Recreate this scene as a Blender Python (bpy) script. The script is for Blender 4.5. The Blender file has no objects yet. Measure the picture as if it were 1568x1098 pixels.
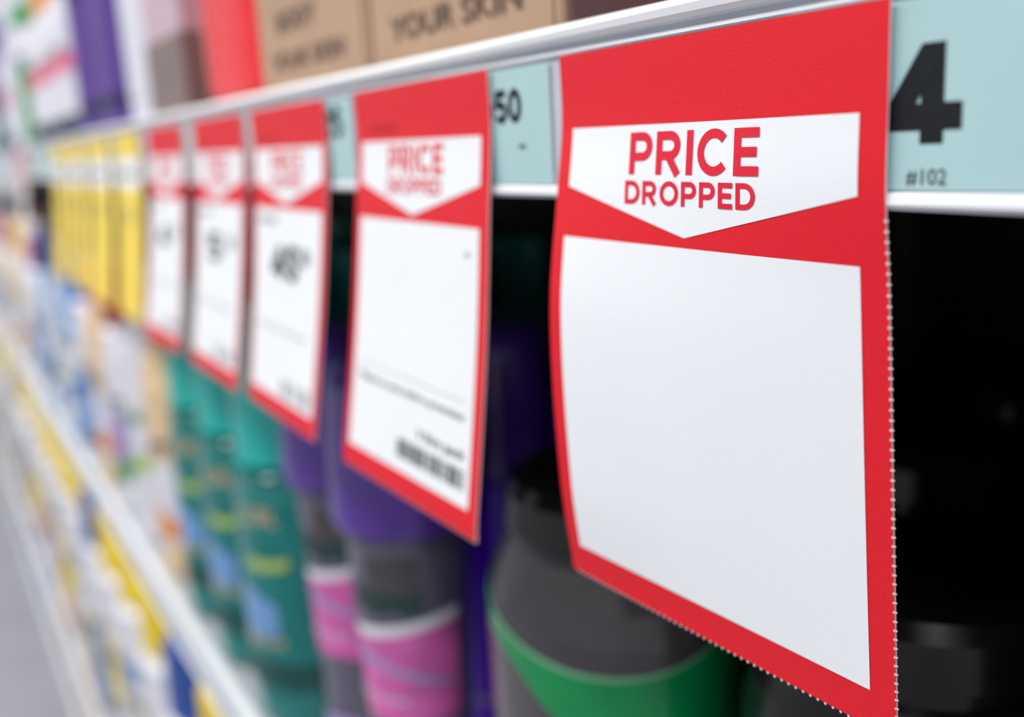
import bpy, math, random
from mathutils import Vector, Matrix
random.seed(4)
S = bpy.context.scene
S.view_settings.view_transform = 'Standard'
ZC = 1.30      # eye height; h below is "metres below eye height", s is distance along the aisle
COL = S.collection

# ------------------------------------------------------------ materials
def lin(c):
    return tuple(((v/255)/12.92 if v/255 <= .04045 else ((v/255+.055)/1.055)**2.4) for v in c)
MATS = {}
def mat(name, rgb, rough=.5, noise=.06, nscale=60, bump=0.0, bscale=400, spec=.5, metal=0, coat=0):
    if name in MATS: return MATS[name]
    m = bpy.data.materials.new(name); m.use_nodes = True
    nt = m.node_tree; b = nt.nodes['Principled BSDF']
    c = lin(rgb)
    tc = nt.nodes.new('ShaderNodeTexCoord')
    n = nt.nodes.new('ShaderNodeTexNoise'); n.inputs['Scale'].default_value = nscale; n.inputs['Detail'].default_value = 4
    nt.links.new(tc.outputs['Object'], n.inputs['Vector'])
    r = nt.nodes.new('ShaderNodeValToRGB')
    lo = tuple(max(0, v*(1-noise)) for v in c)+(1,); hi = tuple(min(1, v*(1+noise)) for v in c)+(1,)
    r.color_ramp.elements[0].color = lo; r.color_ramp.elements[1].color = hi
    r.color_ramp.elements[0].position = .3; r.color_ramp.elements[1].position = .7
    nt.links.new(n.outputs['Fac'], r.inputs['Fac']); nt.links.new(r.outputs['Color'], b.inputs['Base Color'])
    b.inputs['Roughness'].default_value = rough; b.inputs['Specular IOR Level'].default_value = spec
    b.inputs['Metallic'].default_value = metal; b.inputs['Coat Weight'].default_value = coat
    if bump > 0:
        n2 = nt.nodes.new('ShaderNodeTexNoise'); n2.inputs['Scale'].default_value = bscale; n2.inputs['Detail'].default_value = 3
        nt.links.new(tc.outputs['Object'], n2.inputs['Vector'])
        bp = nt.nodes.new('ShaderNodeBump'); bp.inputs['Strength'].default_value = bump; bp.inputs['Distance'].default_value = .0003
        nt.links.new(n2.outputs['Fac'], bp.inputs['Height']); nt.links.new(bp.outputs['Normal'], b.inputs['Normal'])
    MATS[name] = m
    return m

RED = mat('tag_red', (224,30,44), .5, .03, 900, .3, 1800, .25)
PAPER = mat('tag_white', (236,240,244), .55, .012, 30, .1, 900, .3)
INKRED = mat('ink_red', (222,34,60), .55, .04, 500, spec=.25)
EDGE = mat('paper_edge', (235,222,222), .7)
INK = mat('ink_black', (22,24,30), .6, spec=.25)
INKG = mat('ink_grey', (110,114,120), .6)
YEL = mat('tag_yellow', (244,212,70), .5, .04)
BLUE = mat('label_blue', (170,204,207), .55, .03, 40)
WPL = mat('rail_white_plastic', (240,242,246), .3, .02)
GPL = mat('rail_grey_face', (190,197,208), .4, .03)
SHM = mat('shelf_steel', (176,180,186), .4, .03)
BACK = mat('back_panel_dark', (20,16,21), .6)
UND = mat('shelf_underside', (30,30,34), .6)
CARD = mat('cardboard', (178,146,120), .8, .08, 40, .2, 300)
CARDD = mat('cardboard_print', (92,74,62), .8)
PURP = mat('purple_plastic', (86,48,152), .2, .05, coat=.3)
BPURP = mat('blue_purple_plastic', (96,20,225), .2, .05)
GREY = mat('grey_satin', (96,94,112), .24, .06, coat=.2)
DGREY = mat('dark_satin', (70,66,70), .22, .08, coat=.2)
BLACK = mat('black_plastic', (14,14,17), .15, .1)
MBLACK = mat('matte_black', (12,10,13), .2, .1, spec=.4)
GREEN = mat('green_gloss', (0,140,76), .15, .08)
LGREEN = mat('green_highlight', (120,176,140), .3, .06)
DKGREEN = mat('dark_green', (10,60,56), .4)
PINK = mat('pink_label', (210,98,172), .25, .28, 70)
TEAL = mat('teal_plastic', (12,176,168), .2, .06, coat=.3)
DTEAL = mat('deep_teal', (2,118,114), .16, .12, coat=.3)
BTEAL = mat('back_teal', (4,138,130), .3, .12)
DDTEAL = mat('teal_dark', (6,76,72), .4, .1)  # darkest teal, for the band low on the teal bottles
WHITE = mat('white_plastic', (222,222,232), .3, .03)
CREAM = mat('cream_plastic', (226,196,152), .35, .04)
ORANGE = mat('orange_plastic', (228,142,60), .35, .05)
YPL = mat('yellow_plastic', (246,214,20), .35, .05)
LBLUE = mat('light_blue', (110,156,208), .3, .05)
MBLUE = mat('mid_blue', (40,78,160), .3, .05)
NAVY = mat('navy', (26,30,70), .3, .05)
CORAL = mat('coral_red', (238,44,50), .3, .05)
LCORAL = mat('coral_highlight', (242,120,120), .35, .05)
MAUVE = mat('mauve_grey', (196,168,182), .5, .05)
TAUPE = mat('taupe', (124,106,102), .5, .05)
LIME = mat('lime_green', (160,190,100), .35, .06)
GRN2 = mat('leaf_green', (44,140,76), .35, .06)
REDP = mat('red_plastic', (180,40,36), .35, .05)
MAROON = mat('maroon', (70,24,30), .4, .05)
LILAC = mat('lilac', (160,140,192), .4, .05)
UPUR = mat('upper_purple', (88,58,142), .3)
ROSE = mat('rose_pink', (224,116,142), .4)

# ------------------------------------------------------------ mesh builder
class MB:
    def __init__(s): s.v=[]; s.f=[]; s.m=[]; s.sm=[]; s.mats=[]
    def mi(s, m):
        if m not in s.mats: s.mats.append(m)
        return s.mats.index(m)
    def face(s, idx, m, smooth=False):
        s.f.append(idx); s.m.append(s.mi(m)); s.sm.append(smooth)
    def grid(s, fn, nu, nv, m, closed=False, smooth=True, flip=False):
        b=len(s.v); cu = nu if closed else nu+1
        for j in range(nv+1):
            for i in range(cu): s.v.append(fn(i/nu, j/nv))
        for j in range(nv):
            for i in range(nu):
                a=b+j*cu+i; c=b+j*cu+(i+1)%cu
                q=(a,c,c+cu,a+cu)
                s.face(q[::-1] if flip else q, m, smooth)
    def poly(s, pts, m):
        b=len(s.v); s.v.extend(pts); s.face(tuple(range(b,b+len(pts))), m)
    def box(s, x0,x1,y0,y1,z0,z1,m,bev=0.0):
        c=bev
        xs=(x0,x1); ys=(y0,y1); zs=(z0,z1)
        if c<=0:
            b=len(s.v)
            for x in xs:
                for y in ys:
                    for z in zs: s.v.append((x,y,z))
            for q in ((0,1,3,2),(4,6,7,5),(0,4,5,1),(2,3,7,6),(0,2,6,4),(1,5,7,3)): s.face(tuple(b+k for k in q), m)
            return
        idx={}
        for i in (0,1):
            for j in (0,1):
                for k in (0,1):
                    sx=1 if i==0 else -1; sy=1 if j==0 else -1; sz=1 if k==0 else -1
                    for ax in range(3):
                        p=[xs[i]+(0 if ax==0 else sx*c), ys[j]+(0 if ax==1 else sy*c), zs[k]+(0 if ax==2 else sz*c)]
                        idx[(i,j,k,ax)]=len(s.v); s.v.append(tuple(p))
        g=lambda *a: idx[a]
        for i in (0,1): s.face((g(i,0,0,0),g(i,0,1,0),g(i,1,1,0),g(i,1,0,0)), m)
        for j in (0,1): s.face((g(0,j,0,1),g(1,j,0,1),g(1,j,1,1),g(0,j,1,1)), m)
        for k in (0,1): s.face((g(0,0,k,2),g(0,1,k,2),g(1,1,k,2),g(1,0,k,2)), m)
        for i in (0,1):
            for j in (0,1): s.face((g(i,j,0,0),g(i,j,1,0),g(i,j,1,1),g(i,j,0,1)), m)
        for i in (0,1):
            for k in (0,1): s.face((g(i,0,k,0),g(i,1,k,0),g(i,1,k,2),g(i,0,k,2)), m)
        for j in (0,1):
            for k in (0,1): s.face((g(0,j,k,1),g(1,j,k,1),g(1,j,k,2),g(0,j,k,2)), m)
        for i in (0,1):
            for j in (0,1):
                for k in (0,1): s.face((g(i,j,k,0),g(i,j,k,1),g(i,j,k,2)), m)
    def mesh(s, name):
        me=bpy.data.meshes.new(name); me.from_pydata(s.v,[],s.f)
        for m in s.mats: me.materials.append(m)
        me.polygons.foreach_set('material_index', s.m); me.polygons.foreach_set('use_smooth', s.sm)
        me.update(); return me
    def obj(s, name, loc=(0,0,0)):
        o=bpy.data.objects.new(name, s.mesh(name)); o.location=loc; COL.objects.link(o); return o
def inst(name, me, loc, rz=0, sc=1.0, scz=None):
    o=bpy.data.objects.new(name, me); o.location=loc; o.rotation_euler=(0,0,rz); o.scale=(sc,sc,scz or sc); COL.objects.link(o); return o

# ------------------------------------------------------------ lettering
def arc(cx,cy,rx,ry,a0,a1,n=14):
    return [(cx+rx*math.cos(math.radians(a0+(a1-a0)*i/n)), cy+ry*math.sin(math.radians(a0+(a1-a0)*i/n))) for i in range(n+1)]
T=.205; t=T/2
GL = {
 'P': (.80, [[(t,0),(t,1)], [(t,1-t),(.46,1-t)]+arc(.46,.66,.80-t-.46,.34-t,90,-90)+[(t,.32+t)]]),
 'R': (.86, [[(t,0),(t,1)], [(t,1-t),(.46,1-t)]+arc(.46,.67,.80-t-.46,.33-t,90,-90)+[(t,.34+t)], [(.42,.42),(.74,0)]]),
 'I': (T, [[(t,0),(t,1)]]),
 'C': (.94, [arc(.5,.5,.5-t,.51-t,42,318,26)]),
 'E': (.70, [[(t,0),(t,1)], [(t,1-t),(.70,1-t)], [(t,.5),(.64,.5)], [(t,t),(.70,t)]]),
 'D': (.90, [[(t,0),(t,1)], [(t,1-t),(.40,1-t)]+arc(.40,.5,.5-t,.5-t,90,-90,18)+[(t,t)]]),
 'O': (1.02,[arc(.51,.5,.51-t,.51-t,0,360,32)]),
 '4': (.82, [[(.56,0),(.56,.99)], [(.0,.27),(.90,.27)], [(.12,.28),(.53,.90)]]),
 '5': (.72, [[(.66,1-.1),(.16,1-.1)], [(.17,.99),(.12,.47)], [(.12,.50)]+arc(.36,.33,.26,.235,110,-150,18)]),
 '0': (.74, [arc(.37,.5,.27,.41,0,360,28)]),
 '2': (.72, [arc(.36,.66,.25,.25,160,-30,14)+[(.14,.12)], [(.05,.1),(.70,.1)]]),
 '1': (.45, [[(.3,0),(.3,1)],[(.03,.75),(.3,.92)]]),
}
def stroke(pts, w):
    n=len(pts); closed = n>3 and math.dist(pts[0],pts[-1])<1e-6
    L=[];R=[]
    for i in range(n):
        if closed: p0=pts[(i-1)%(n-1)]; p1=pts[(i+1)%(n-1)] if i<n-1 else pts[1]
        else: p0=pts[max(0,i-1)]; p1=pts[min(n-1,i+1)]
        if closed and i==0: p0=pts[n-2]
        dx,dy=p1[0]-p0[0],p1[1]-p0[1]; l=math.hypot(dx,dy) or 1
        nx,ny=-dy/l,dx/l
        L.append((pts[i][0]+nx*w/2,pts[i][1]+ny*w/2)); R.append((pts[i][0]-nx*w/2,pts[i][1]-ny*w/2))
    return [(L[i],L[i+1],R[i+1],R[i]) for i in range(n-1)]
def word(txt, gap=.15, w=T):
    x=0; out=[]
    for ch in txt:
        if ch==' ': x+=.35; continue
        wd,st=GL[ch]
        for k,p in enumerate(st):
            for q in stroke(p,w): out.append((k,[(a+x,b) for a,b in q]))
        x+=wd+gap
    return out, x-gap
def put_word(mb, txt, fn, u0, u1, vbase, cap, m, gap=.14, w=T):
    qs, W = word(txt,gap,w); sc=(u1-u0)/W
    for k,q in qs:
        pts=[fn(u0+a*sc, vbase-b*cap) for a,b in q]
        mb.poly([(p[0],p[1]-k*.00002,p[2]) for p in pts], m)
def font_geo(txt, offset=0.0):
    c=bpy.data.curves.new('tmp','FONT'); c.body=txt; c.offset=offset; c.resolution_u=3
    o=bpy.data.objects.new('tmp',c); COL.objects.link(o); bpy.context.view_layer.update()
    me=o.to_mesh(); vs=[(v.co.x,v.co.y) for v in me.vertices]; fs=[tuple(p.vertices) for p in me.polygons]
    o.to_mesh_clear(); bpy.data.objects.remove(o); bpy.data.curves.remove(c); return vs,fs
def put_font(mb, txt, fn, u0, u1, vbase, cap, m, offset=.0):
    vs,fs=font_geo(txt,offset)
    if not vs: return
    x0=min(v[0] for v in vs); x1=max(v[0] for v in vs); y1=max(v[1] for v in vs)
    b=len(mb.v)
    for x,y in vs: mb.v.append(fn(u0+(x-x0)/(x1-x0)*(u1-u0), vbase-y/y1*cap))
    for f in fs: mb.face(tuple(b+k for k in f), m)

def hermite(ctrl, x):
    if x<=ctrl[0][0]: return ctrl[0][1]
    if x>=ctrl[-1][0]: return ctrl[-1][1]
    n=len(ctrl)
    for i in range(n-1):
        if ctrl[i][0]<=x<=ctrl[i+1][0]:
            x0,y0=ctrl[i]; x1,y1=ctrl[i+1]; d=x1-x0
            m0=(y1-ctrl[i-1][1])/(x1-ctrl[i-1][0]) if i>0 else (y1-y0)/d
            m1=(ctrl[i+2][1]-y0)/(ctrl[i+2][0]-x0) if i<n-2 else (y1-y0)/d
            q=(x-x0)/d
            return (2*q**3-3*q*q+1)*y0+(q**3-2*q*q+q)*m0*d+(-2*q**3+3*q*q)*y1+(q**3-q*q)*m1*d
# ------------------------------------------------------------ price tags
TW=.0985; TH=.1385; HT=-.0197
def price_tag(name, sL, YL, YR, kl=.985, kr=1.02, W=TW, style='red', content=None, perf=True):
    mb=MB()
    def F(off=0.0):
        def fn(u,v):
            k=kl+(kr-kl)*u/W
            h=HT+v*k
            y=hermite(YL,h)*(1-u/W)+hermite(YR,h)*(u/W)
            return (-(sL-u), y-off, ZC-h)
        return fn
    base=RED if style=='red' else YEL
    f0=F(0); fb=F(-.0004)
    mb.grid(lambda a,b:f0(a*W,b*TH),12,60,base,flip=True)
    mb.grid(lambda a,b:fb(a*W,b*TH),12,60,PAPER)
    for side in (0,W):
        mb.grid(lambda a,b:(f0 if a==0 else fb)(side,b*TH),1,60,EDGE)
    for vv in (0,TH):
        mb.grid(lambda a,b:(f0 if b==0 else fb)(a*W,vv),12,1,EDGE)
    f1=F(.00012); f2=F(.00022)
    def patch(u0,u1,vt,vb,m,nu=16,nv=30,f=f1):
        mb.grid(lambda a,b:f(u0+(u1-u0)*a, vt(u0+(u1-u0)*a)*(1-b)+vb(u0+(u1-u0)*a)*b),nu,nv,m,flip=True)
    if style=='red':
        mid=.0478
        def arrow(u):
            return .0322+(.0425-.0322)*(1-abs(u-mid)/(mid-.0052 if u<mid else .0932-mid))
        patch(.0052,mid,lambda u:.0180,arrow,PAPER,10,10)
        patch(mid,.0932,lambda u:.0180,arrow,PAPER,10,10)
        patch(.0046,.0932,lambda u:.0447,lambda u:.1300,PAPER)
        put_word(mb,'PRICE',f2,.0287,.0694,.0290,.0094,INKRED)
        put_word(mb,'DROPPED',f2,.0276,.0686,.0357,.0053,INKRED,.14)
    else:
        patch(.004,W-.004,lambda u:.018,lambda u:.040,PAPER,8,8)
        patch(.010,W-.020,lambda u:.027,lambda u:.032,INKG,8,2,f2)
    if content: content(mb,f2,patch)
    if perf:
        v=.036
        while v<TH:
            d=.00035; a=.0005
            mb.poly([f0(W,v),f0(W+a,v+.0001),f0(W+a,v+d),f0(W,v+d+.0002)],EDGE)
            mb.poly([f2(W-.0002,v),f2(W+.0001,v),f2(W+.0001,v+.0005),f2(W-.0002,v+.0005)],EDGE)
            v+=.0019+random.uniform(-.0001,.0001)
        u=.002
        while u<W:
            mb.poly([f0(u,TH),f0(u+.0006,TH),f0(u+.0005,TH+.0005),f0(u+.0001,TH+.0005)],EDGE)
            u+=.0019
    return mb.obj(name)

price_tag('price_tag', .2151,
  [(-.02,0),(-.003,0),(.0128,-.0022),(.0447,-.0062),(.0896,-.0053),(.1161,-.0022)],
  [(-.02,0),(-.003,0),(.0128,0.0),(.03,.0016),(.0724,.0045),(.124,.0080)], .985,1.02, W=.0990)
def lineY(e): return [(-.02,0),(-.003,0),(.0128,-.0014),(.06,e*.45),(.115,e)]
def c2(mb,f,patch):
    put_font(mb,'*Based on price before promotion',f,.010,.088,.1035,.0028,INK,.01)
    patch(.010,.088,lambda u:.0973,lambda u:.0975,INKG,8,1,f)
    put_font(mb,'3 litre pack',f,.058,.090,.1155,.0032,INK,.02)
    u=.044
    while u<.090:
        w=random.choice((.0006,.0012,.0018)); patch(u,u+w,lambda q:.1185,lambda q:.1250,INK,1,2,f); u+=w+random.choice((.0006,.001))
    put_font(mb,'ea',f,.085,.088,.0535,.0016,INKG)
    put_font(mb,'was 2.50 save',f,.012,.036,.0142,.0015,INK)
def c3(txt,s0=1.0):
    def c(mb,f,patch):
        put_font(mb,'ON SALE',f,.009,.036,.0515,.0030,INK,.02)
        put_word(mb,txt,f,.030,.030+.036*s0,.076,.0150,INK,.1,.25)
        put_font(mb,'50',f,.068,.080,.068,.007,INK,.03)
        put_font(mb,'per 100 ml unit price',f,.012,.080,.1,.0022,INKG)
        put_font(mb,'|||| || ||||',f,.052,.088,.126,.006,INK,.01)
        put_font(mb,'was 2.50 save',f,.012,.036,.0142,.0015,INK)
    return c
price_tag('price_tag', .3500, lineY(-.0165), lineY(-.013), .985,1.0, content=c2)
price_tag('price_tag', .4790, lineY(-.015), lineY(-.017), .985,.985, content=c3('45'))
price_tag('price_tag', .5905, lineY(-.016), lineY(-.017), .985,.985, content=c3('5',.7))
price_tag('price_tag', .7150, lineY(-.017), lineY(-.016), .985,.985, content=c3('4',.7))
for i in range(4):
    price_tag('yellow_price_tag', .842+i*.125, lineY(-.012-.002*(i%2)), lineY(-.014), .985,.985, style='y',
       content=lambda mb,f,patch:put_word(mb,'25',f,.035,.062,.066,.012,INKG,.1), perf=False)
price_tag('price_tag', 1.62, lineY(-.012), lineY(-.014), .985,.985, content=c3('5'), perf=False)

# ------------------------------------------------------------ shelving unit
B1=.3820; B2=.950
def shelf_unit():
    mb=MB(); x0,x1=-6.0,.70
    def extr(profile,m):
        n=len(profile)
        b=len(mb.v)
        for x in (x0,x1):
            for y,h in profile: mb.v.append((x,y,ZC-h))
        for i in range(n):
            j=(i+1)%n; mb.face((b+i,b+j,b+n+j,b+n+i),m)
        mb.face(tuple(range(b,b+n)),m); mb.face(tuple(range(b+n,b+2*n)),m)
    def rail(ht, hb):
        extr([(.0022,ht+.0045),(.0022,hb-.0028),(.006,hb-.0028),(.006,ht+.0045)],GPL)
        extr([(.0075,ht),(.002,ht),(-.0004,ht+.0006),(-.0012,ht+.0020),(-.0008,ht+.0036),(.0004,ht+.0046),(.0022,ht+.0050),(.0075,ht+.0050)],WPL)
        extr([(.0018,ht+.0062),(.0012,ht+.0066),(.0012,ht+.0072),(.0018,ht+.0076),(.0024,ht+.0076),(.0024,ht+.0062)],WPL)
        extr([(.0075,hb-.0032),(.0016,hb-.0032),(.0007,hb-.0026),(.0005,hb-.0010),(.0016,hb),(.0075,hb)],WPL)
    def board(ht):
        extr([(.0078,ht),(.0078,ht+.010),(.012,ht+.012),(.41,ht+.012),(.41,ht)],SHM)
        extr([(.0125,ht+.0121),(.0125,ht+.0135),(.405,ht+.0135),(.405,ht+.0121)],UND)
    rail(-.0276,.0155); board(-.0250)
    rail(B1-.003,B1+.040); board(B1)
    rail(B2-.003,B2+.040); board(B2)
    rail(-.4476,-.4045); board(-.4450)
    mb.box(x0,x1,.41,.43,.0,ZC+.75,BACK,.002)
    mb.box(x0,x1,.012,.40,.0,.12,SHM,.004)
    rail(1.168,1.20)
    for k in range(7):
        xx=x1-.02-k*1.1
        mb.box(xx-.015,xx+.015,.38,.409,.12,ZC+.75,UND,.003)
    return mb.obj('supermarket_shelf')
shelf_unit()
mb=MB(); mb.box(-8,3,-3.2,1.2,-.05,-.0005,mat('floor_vinyl',(168,168,176),.3,.06,5)); mb.obj('floor')

# ------------------------------------------------------------ shelf-edge price labels
def label(sL, sR, fn=None):
    mb=MB(); w=sL-sR
    f=lambda off:(lambda u,v:(-(sL-u), .0013-off, ZC-(-.0190+v)))
    a=f(0); hh=.0310
    n=6
    mb.grid(lambda p,q:a(p*w,q*hh),n,4,BLUE,smooth=False,flip=True)
    bk=f(-.0004)
    mb.grid(lambda p,q:bk(p*w,q*hh),n,4,PAPER,smooth=False)
    for e in (0,w): mb.poly([a(e,0),a(e,hh),bk(e,hh),bk(e,0)],PAPER)
    for e in (0,hh): mb.poly([a(0,e),a(w,e),bk(w,e),bk(0,e)],PAPER)
    if fn: fn(mb,f(.0001),w)
    return mb.obj('shelf_price_label')
def l50(mb,f,w):
    r=w-(.2364-.2225)
    put_word(mb,'50',f,r-.0140,r,.0143,.0088,INK,.1,.24)
    put_word(mb,'4',f,r-.030,r-.016,.0150,.015,INK,.1,.25)
    put_font(mb,'ea',f,r-.002,r+.0015,.0215,.0013,INK,.01)
label(.2890,.2225,l50)
def l4(mb,f,w):
    r=w-(.1045-.06)
    put_word(mb,'4',f,r-.0130,r+.0004,.0233,.0163,INK,.1,.27)
    put_font(mb,'#102',f,r-.0085,r-.0007,.0300,.0026,INK,.0)
label(.1400,.0600,l4)
label(.0550,-.03)
def lg(mb,f,w):
    put_word(mb,'25',f,w-.03,w-.01,.0143,.011,INK,.1,.24)
label(.4200,.3560,lg)
label(.505,.482,None); label(.64,.594,None)
label(1.28,1.215,lg); label(1.42,1.35,lg); label(1.95,1.88,lg)

# ------------------------------------------------------------ products
def supr(th, rx, ry, e):
    c,s_=math.cos(th),math.sin(th)
    return rx*math.copysign(abs(c)**e,c), ry*math.copysign(abs(s_)**e,s_)
def prof_at(prof, z):
    for i in range(len(prof)-1):
        if prof[i][0]<=z<=prof[i+1][0]:
            d=prof[i+1][0]-prof[i][0] or 1e-9; q=(z-prof[i][0])/d
            return prof[i][1]*(1-q)+prof[i+1][1]*q, prof[i][2]*(1-q)+prof[i+1][2]*q
    return prof[-1][1],prof[-1][2]
def bottle_mesh(name, prof, segm, e=1.0, bands=(), N=44, extra=None):
    mb=MB()
    for i in range(len(prof)-1):
        z0,a0,b0=prof[i]; z1,a1,b1=prof[i+1]
        zm=(z0+z1)/2; m=next(mm for zz,mm in segm if zm<=zz)
        def fn(u,v):
            x,y=supr(2*math.pi*u, a0+(a1-a0)*v, b0+(b1-b0)*v, e); return (x,y,z0+(z1-z0)*v)
        mb.grid(fn,N,1,m,closed=True)
    for (z,a,b),m in ((prof[0],segm[0][1]),(prof[-1],segm[-1][1])):
        mb.poly([(*supr(2*math.pi*k/N,a,b,e),z) for k in range(N)],m)
    for n_,(zl,zh,t0,t1,m) in enumerate(bands):
        def fn(u,v):
            th=math.radians(t0+(t1-t0)*u); z=zl(th)*(1-v)+zh(th)*v; a,b=prof_at(prof,z)
            o=.0005+.0002*n_
            x,y=supr(th,a+o,b+o,e); return (x,y,z)
        mb.grid(fn,40,12,m)
    if extra: extra(mb,prof)
    return mb.mesh(name)
K=lambda v:(lambda th:v)
sw=lambda z,a,p:(lambda th:z+a*math.cos(2*(th-p)))
def wrap_text(txt, zb, cap, w, m, off=.0014, cth=-90, bold=.01):
    def ex(mb,prof):
        a,b=prof_at(prof,zb)
        def fn(u,v):
            th=math.radians(cth)+(u/((a+b)/2)); x,y=supr(th,a+off,b+off,1.0); return (x,y,-v)
        put_font(mb,txt,fn,-w/2,w/2,-zb,cap,m,bold)
    return ex
def texts(*fs):
    def ex(mb,prof):
        for f in fs: f(mb,prof)
    return ex

def std_prof(H, r, ry, cap_r, cap_h, sh=.03):
    zb=H-cap_h
    return [(0,r*.9,ry*.9),(.003,r*.98,ry*.98),(.008,r,ry),((zb-sh)*.5,r*1.0,ry*1.0),(zb-sh,r*.99,ry*.99),(zb-sh*.6,r*.93,ry*.93),(zb-sh*.25,r*.7+cap_r*.3,ry*.7+cap_r*.3),(zb-.004,cap_r*1.05,cap_r*1.05),
            (zb-.002,cap_r*.85,cap_r*.85),(zb,cap_r*.85,cap_r*.85),(zb+.0008,cap_r,cap_r),(H-.003,cap_r*.97,cap_r*.97),(H-.0008,cap_r*.9,cap_r*.9),(H,cap_r*.8,cap_r*.8)]
wave=lambda z,a:(lambda th:z+a*math.sin(th+.6))
def purple_bottle(name, body, cap, lower):
    prof=[(0,.022,.022),(.003,.025,.025),(.008,.026,.026),(.06,.0275,.0275),(.12,.0295,.0300),(.170,.0325,.0325),(.183,.0330,.033),(.188,.0325,.032),
          (.1892,.0318,.0312),(.191,.0318,.0312),(.192,.0395,.038),(.196,.0410,.0395),(.24,.0400,.0385),(.268,.038,.0365),(.277,.0345,.033),(.280,.030,.029)]
    bands=[(K(.085),wave(.138,.006),-170,20,lower),(wave(.138,.006),wave(.144,.006),-170,20,WHITE),
           (wave(.112,-.01),wave(.117,-.012),-150,10,LILAC),(K(.155),K(.180),-70,-20,DGREY),(K(.03),K(.045),-150,-30,LILAC)]
    return bottle_mesh(name,prof,[(.1902,body),(1,cap)],1,bands,extra=texts(wrap_text('CREME',.150,.013,.050,DKGREEN,.0018,-62,.03),wrap_text('repair & shine',.098,.005,.035,WHITE,.0018,-70,.0)))
P1=purple_bottle('conditioner_bottle',GREY,PURP,PINK)
pb=[(0,.034,.034),(.003,.037,.037),(.06,.038,.038),(.16,.039,.039),(.188,.0385,.038),(.190,.036,.036),(.192,.0395,.038),(.24,.0400,.0385),(.268,.038,.0365),(.277,.0345,.033),(.280,.030,.029)]
P2=bottle_mesh('conditioner_bottle',pb,[(.1902,BPURP),(1,PURP)],1,[(K(.05),K(.054),-160,20,LILAC)])
dprof=[(0,.052,.041),(.004,.056,.045),(.012,.058,.047),(.09,.0595,.0485),(.180,.0595,.0485),(.198,.0580,.0475),(.210,.0540,.045),(.219,.048,.042),(.224,.0440,.041),(.2255,.041,.040),(.2275,.041,.040),
       (.228,.0435,.042),(.232,.044,.0425),(.245,.0425,.041),(.250,.0395,.038),(.253,.033,.032)]
def dgtop(th): return .187+.017*((math.degrees(th)+52)/76)**2
def dglow(th): return dgtop(th)-.0085-.120*max(0,(math.degrees(th)+92)/150)**1.25
DB=bottle_mesh('shampoo_bottle',dprof,[(.2265,DGREY),(1,BLACK)],1,
   [(dglow,dgtop,-165,60,GREEN),(lambda th:dgtop(th)-.0005,lambda th:dgtop(th)+.0022-.0020*max(0,(math.degrees(th)+120)/180),-165,60,LGREEN),(K(.02),K(.06),-150,-20,GREY)],64)  # light green rim paints a sheen along the swoosh, wider at left
DB2=bottle_mesh('shampoo_bottle',dprof,[(.2265,MBLACK),(1,MBLACK)],1,[(K(.10),K(.115),-185,60,DKGREEN)],48)
# teal bottles
tp=std_prof(.292,.0475,.045,.041,.108,.022)
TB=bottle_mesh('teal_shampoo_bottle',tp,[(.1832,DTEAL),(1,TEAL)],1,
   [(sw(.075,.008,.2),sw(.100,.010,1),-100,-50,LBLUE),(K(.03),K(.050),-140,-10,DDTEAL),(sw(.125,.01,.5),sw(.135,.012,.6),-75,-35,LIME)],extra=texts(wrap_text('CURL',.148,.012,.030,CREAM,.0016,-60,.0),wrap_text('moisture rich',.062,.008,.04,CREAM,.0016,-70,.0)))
TB3=bottle_mesh('dark_teal_bottle',std_prof(.312,.037,.032,.031,.11,.03),[(.20,BLACK),(1,BTEAL)],1,[])
def generic(name, H, r, ry, cr, ch, body, cap, bands, txt='SOFT', tm=NAVY):
    return bottle_mesh(name,std_prof(H,r,ry,cr,ch),[(H-ch-.0015,body),(1,cap)],1,bands,32,extra=wrap_text(txt,H*.45,.010,.04,tm,.0016,-80,.02))
G=[]
G.append(generic('lotion_bottle',.24,.036,.033,.024,.05,CREAM,ORANGE,[(K(.03),K(.10),-150,0,WHITE),(K(.035),sw(.06,.01,1),-150,-10,ORANGE)]))
G.append(generic('lotion_bottle',.25,.037,.033,.022,.045,WHITE,WHITE,[(K(.05),sw(.11,.03,.4),-130,0,LIME),(K(.05),K(.065),-140,-20,WHITE)],'PURE',GRN2))
G.append(generic('body_wash_bottle',.235,.036,.033,.026,.05,WHITE,REDP,[(K(.03),sw(.11,.01,.5),-150,0,LILAC),(K(.03),K(.05),-150,0,GRN2)]))
G.append(generic('lotion_bottle',.26,.035,.033,.024,.06,LBLUE,NAVY,[(K(.04),K(.13),-150,0,WHITE),(K(.05),K(.08),-150,0,MBLUE)]))
G.append(generic('body_wash_bottle',.24,.038,.033,.026,.05,WHITE,MBLUE,[(K(.04),sw(.12,.012,.2),-150,10,LBLUE),(K(.02),K(.035),-150,0,NAVY)]))
G.append(generic('sunscreen_bottle',.25,.040,.030,.024,.055,WHITE,YPL,[(sw(.10,.03,.8),sw(.155,.03,.8),-160,30,YPL),(sw(.03,.01,.4),sw(.06,.02,.4),-160,30,MBLUE)]))
G.append(generic('sunscreen_bottle',.25,.040,.030,.024,.05,WHITE,YPL,[(sw(.04,.03,.6),sw(.11,.03,.6),-170,40,YPL),(K(.0),K(.03),-150,30,ORANGE),(K(.135),K(.155),-150,30,LBLUE)]))
G.append(generic('body_wash_bottle',.24,.038,.028,.022,.05,WHITE,WHITE,[(sw(.03,.02,.2),sw(.09,.02,.2),-170,40,LILAC),(K(.07),K(.09),-150,30,ROSE)]))
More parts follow.
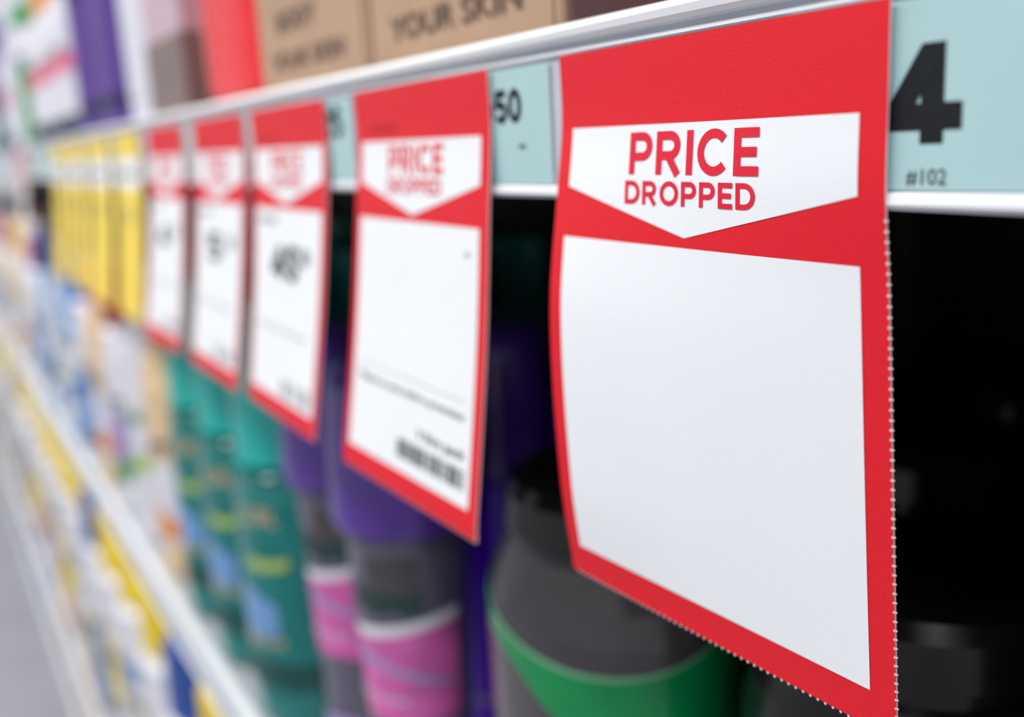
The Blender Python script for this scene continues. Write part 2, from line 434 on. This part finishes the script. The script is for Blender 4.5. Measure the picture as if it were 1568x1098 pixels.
UPW=generic('hand_wash_bottle',.19,.062,.050,.034,.035,WHITE,ORANGE,[(K(.0),K(.025),-170,30,NAVY),(K(.07),K(.09),-150,20,ROSE)])
UPP=generic('purple_lotion_bottle',.27,.060,.050,.030,.04,UPUR,UPUR,[(K(.02),K(.03),-150,30,NAVY)])
UPG=generic('green_lotion_bottle',.25,.055,.050,.026,.05,GRN2,WHITE,[(K(.12),K(.16),-150,30,WHITE)])
UPT=generic('white_lotion_bottle',.36,.062,.050,.03,.05,WHITE,WHITE,[(K(.02),K(.11),-150,30,WHITE)])
eps=.0003; z1=ZC-B1+eps
# middle shelf front row
inst('shampoo_bottle',DB,(-.3130,.080,z1))
inst('shampoo_bottle',DB2,(-.180,.100,z1)); inst('shampoo_bottle',DB2,(-.055,.100,z1)); inst('shampoo_bottle',DB2,(.07,.100,z1))
inst('conditioner_bottle',P1,(-.4600,.056,z1)); inst('conditioner_bottle',P1,(-.5435,.058,z1))
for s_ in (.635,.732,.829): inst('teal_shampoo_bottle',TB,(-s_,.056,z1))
seq=[0,1,2,0,4,3,1,3,4,2,1,5,0,4]
s_=.930; i=0
while s_<4.4:
    m=G[seq[i%len(seq)]]
    for yy in (.056,.155): inst(m.name.split('.')[0],m,(-s_,yy,z1),sc=1.35,scz=1.13)
    s_+=.112; i+=1
# second row
inst('conditioner_bottle',P2,(-.505,.139,z1)); inst('conditioner_bottle',P2,(-.420,.172,z1))
for s_ in (-.10,.02,.14,.26): inst('shampoo_bottle',DB2,(-s_,.215,z1))
for k in range(3): inst('dark_teal_bottle',TB3,(-(.61+.08*k),.150,z1))
for k in range(10): inst('dark_teal_bottle',TB3,(-(.38+.09*k),.26,z1))
for k in range(4): inst('shampoo_bottle',DB2,(-(-.1+.125*k),.33,z1))
# shelf below
z2=ZC-B2+eps; seq2=[6,5,7,5,6,4,5,6,5,4,6,5]
s_=.30; i=0
while s_<4.8:
    m=G[seq2[i%len(seq2)]]
    for yy in (.070,.200): inst(m.name.split('.')[0],m,(-s_,yy,z2),sc=1.9,scz=1.75)
    s_+=.158; i+=1
z3=.1205
s_=.5; i=0
while s_<4.5:
    m=G[seq[(i*3)%len(seq)]]; inst(m.name.split('.')[0],m,(-s_,.066,z3),sc=1.4,scz=.7); s_+=.12; i+=1
# upper shelf
z0=ZC+.0250+eps
def carton(name, sL, sR, H, lines, mbody=CARD, mprint=CARDD, y0=.015, dep=.11, seam=True, lower=None):
    mb=MB(); w=sL-sR; mb.box(0,w,0,dep,0,H,mbody,.0012)
    mb.box(.0015,w-.0015,-.0004,.0,H-.028,H-.001,mbody)
    mb.box(w,w+.0004,.004,dep-.004,H-.030,H-.002,mbody)
    if lower: mb.box(-.0006,w+.0006,-.0008,dep,.0005,lower[0],lower[1])
    if seam: mb.box(w-.004,w-.0036,-.0003,.0,.002,H-.03,mprint)
    f=lambda u,v:(u,-.0006,H-v)
    for txt,u0,u1,zb,cap in lines: put_font(mb,txt,f,u0,u1,H-zb,cap,mprint,.012)
    return mb.obj(name,(-sL,y0,z0))
carton('cardboard_carton',.3630,.2350,.125,[('YOUR SKIN',.018,.108,.0118,.0078),('LOVE',.018,.060,.029,.008),('THE SKIN YOU ARE IN',.02,.11,.055,.005)])
carton('cardboard_carton',.4990,.3665,.125,[('YOUR SKIN',.018,.108,.0118,.0078),('BODY',.030,.080,.029,.008),('THE SKIN YOU ARE IN',.02,.11,.055,.005)])
carton('maroon_carton',.2310,.09,.09,[('GLOW',.02,.1,.05,.012)],MAROON,CORAL)
carton('maroon_carton',.086,-.05,.09,[('GLOW',.02,.1,.05,.012)],MAROON,CORAL)
rp=[(0,.056,.042),(.003,.060,.046),(.01,.062,.048),(.06,.063,.049),(.12,.064,.050),(.19,.064,.050),(.205,.058,.044),(.212,.040,.030),(.214,.025,.02),(.216,.025,.02),(.2165,.03,.024),(.245,.03,.024),(.248,.026,.02)]
RB=bottle_mesh('red_body_wash_bottle',rp,[(1,CORAL)],.5,[(K(.01),K(.19),-125,-100,LCORAL)])  # pale upright strip is a highlight painted onto the coral body
inst('red_body_wash_bottle',RB,(-.568,.064,z0))
carton('mauve_carton',.738,.638,.16,[('CARE',.015,.07,.10,.012)],MAUVE,TAUPE,y0=.012,lower=(.05,TAUPE))
inst('white_lotion_bottle',UPT,(-.805,.062,z0)); 
inst('purple_lotion_bottle',UPP,(-.935,.062,z0)); inst('purple_lotion_bottle',UPP,(-1.06,.062,z0))
s_=1.19
for m in (UPW,UPW,UPW,UPG,UPT,UPW,UPP,UPG,UPW,UPT,UPW,UPP,UPT,UPG,UPW,UPT,UPW,UPP,UPT):
    inst(m.name.split('.')[0],m,(-s_,.062,z0)); s_+=.128

# ------------------------------------------------------------ lights
for k in range(5):
    l=bpy.data.lights.new('ceiling_strip_light','AREA'); l.shape='RECTANGLE'; l.size=1.3; l.size_y=.35; l.energy=22; l.color=(1,.98,.96)
    o=bpy.data.objects.new('ceiling_strip_light',l); o.location=(.8-k*1.5,-1.1,2.9); COL.objects.link(o)
    o.rotation_euler=(math.radians(22),0,0)
w=bpy.data.worlds.new('store_ambient'); S.world=w; w.use_nodes=True
w.node_tree.nodes['Background'].inputs[0].default_value=(.94,.96,1,1); w.node_tree.nodes['Background'].inputs[1].default_value=.53

# ------------------------------------------------------------ camera
a=Vector((-.5165,-.1563,.8419)).normalized(); g=Vector((.0536,.9753,.2140)); g=(g-a*g.dot(a)).normalized(); Yv=g.cross(a)
R=Vector((-a.x,Yv.x,-g.x)); D=Vector((-a.y,Yv.y,-g.y)); Fw=Vector((-a.z,Yv.z,-g.z))
M=Matrix((R,-D,-Fw)).transposed().to_4x4(); M.translation=Vector((0,-.145,ZC))
cd=bpy.data.cameras.new('camera'); cam=bpy.data.objects.new('camera',cd); COL.objects.link(cam); cam.matrix_world=M
cd.lens=35; cd.sensor_width=36; cd.clip_start=.01
cd.dof.use_dof=True; cd.dof.focus_distance=.202; cd.dof.aperture_fstop=6.0
S.camera=cam
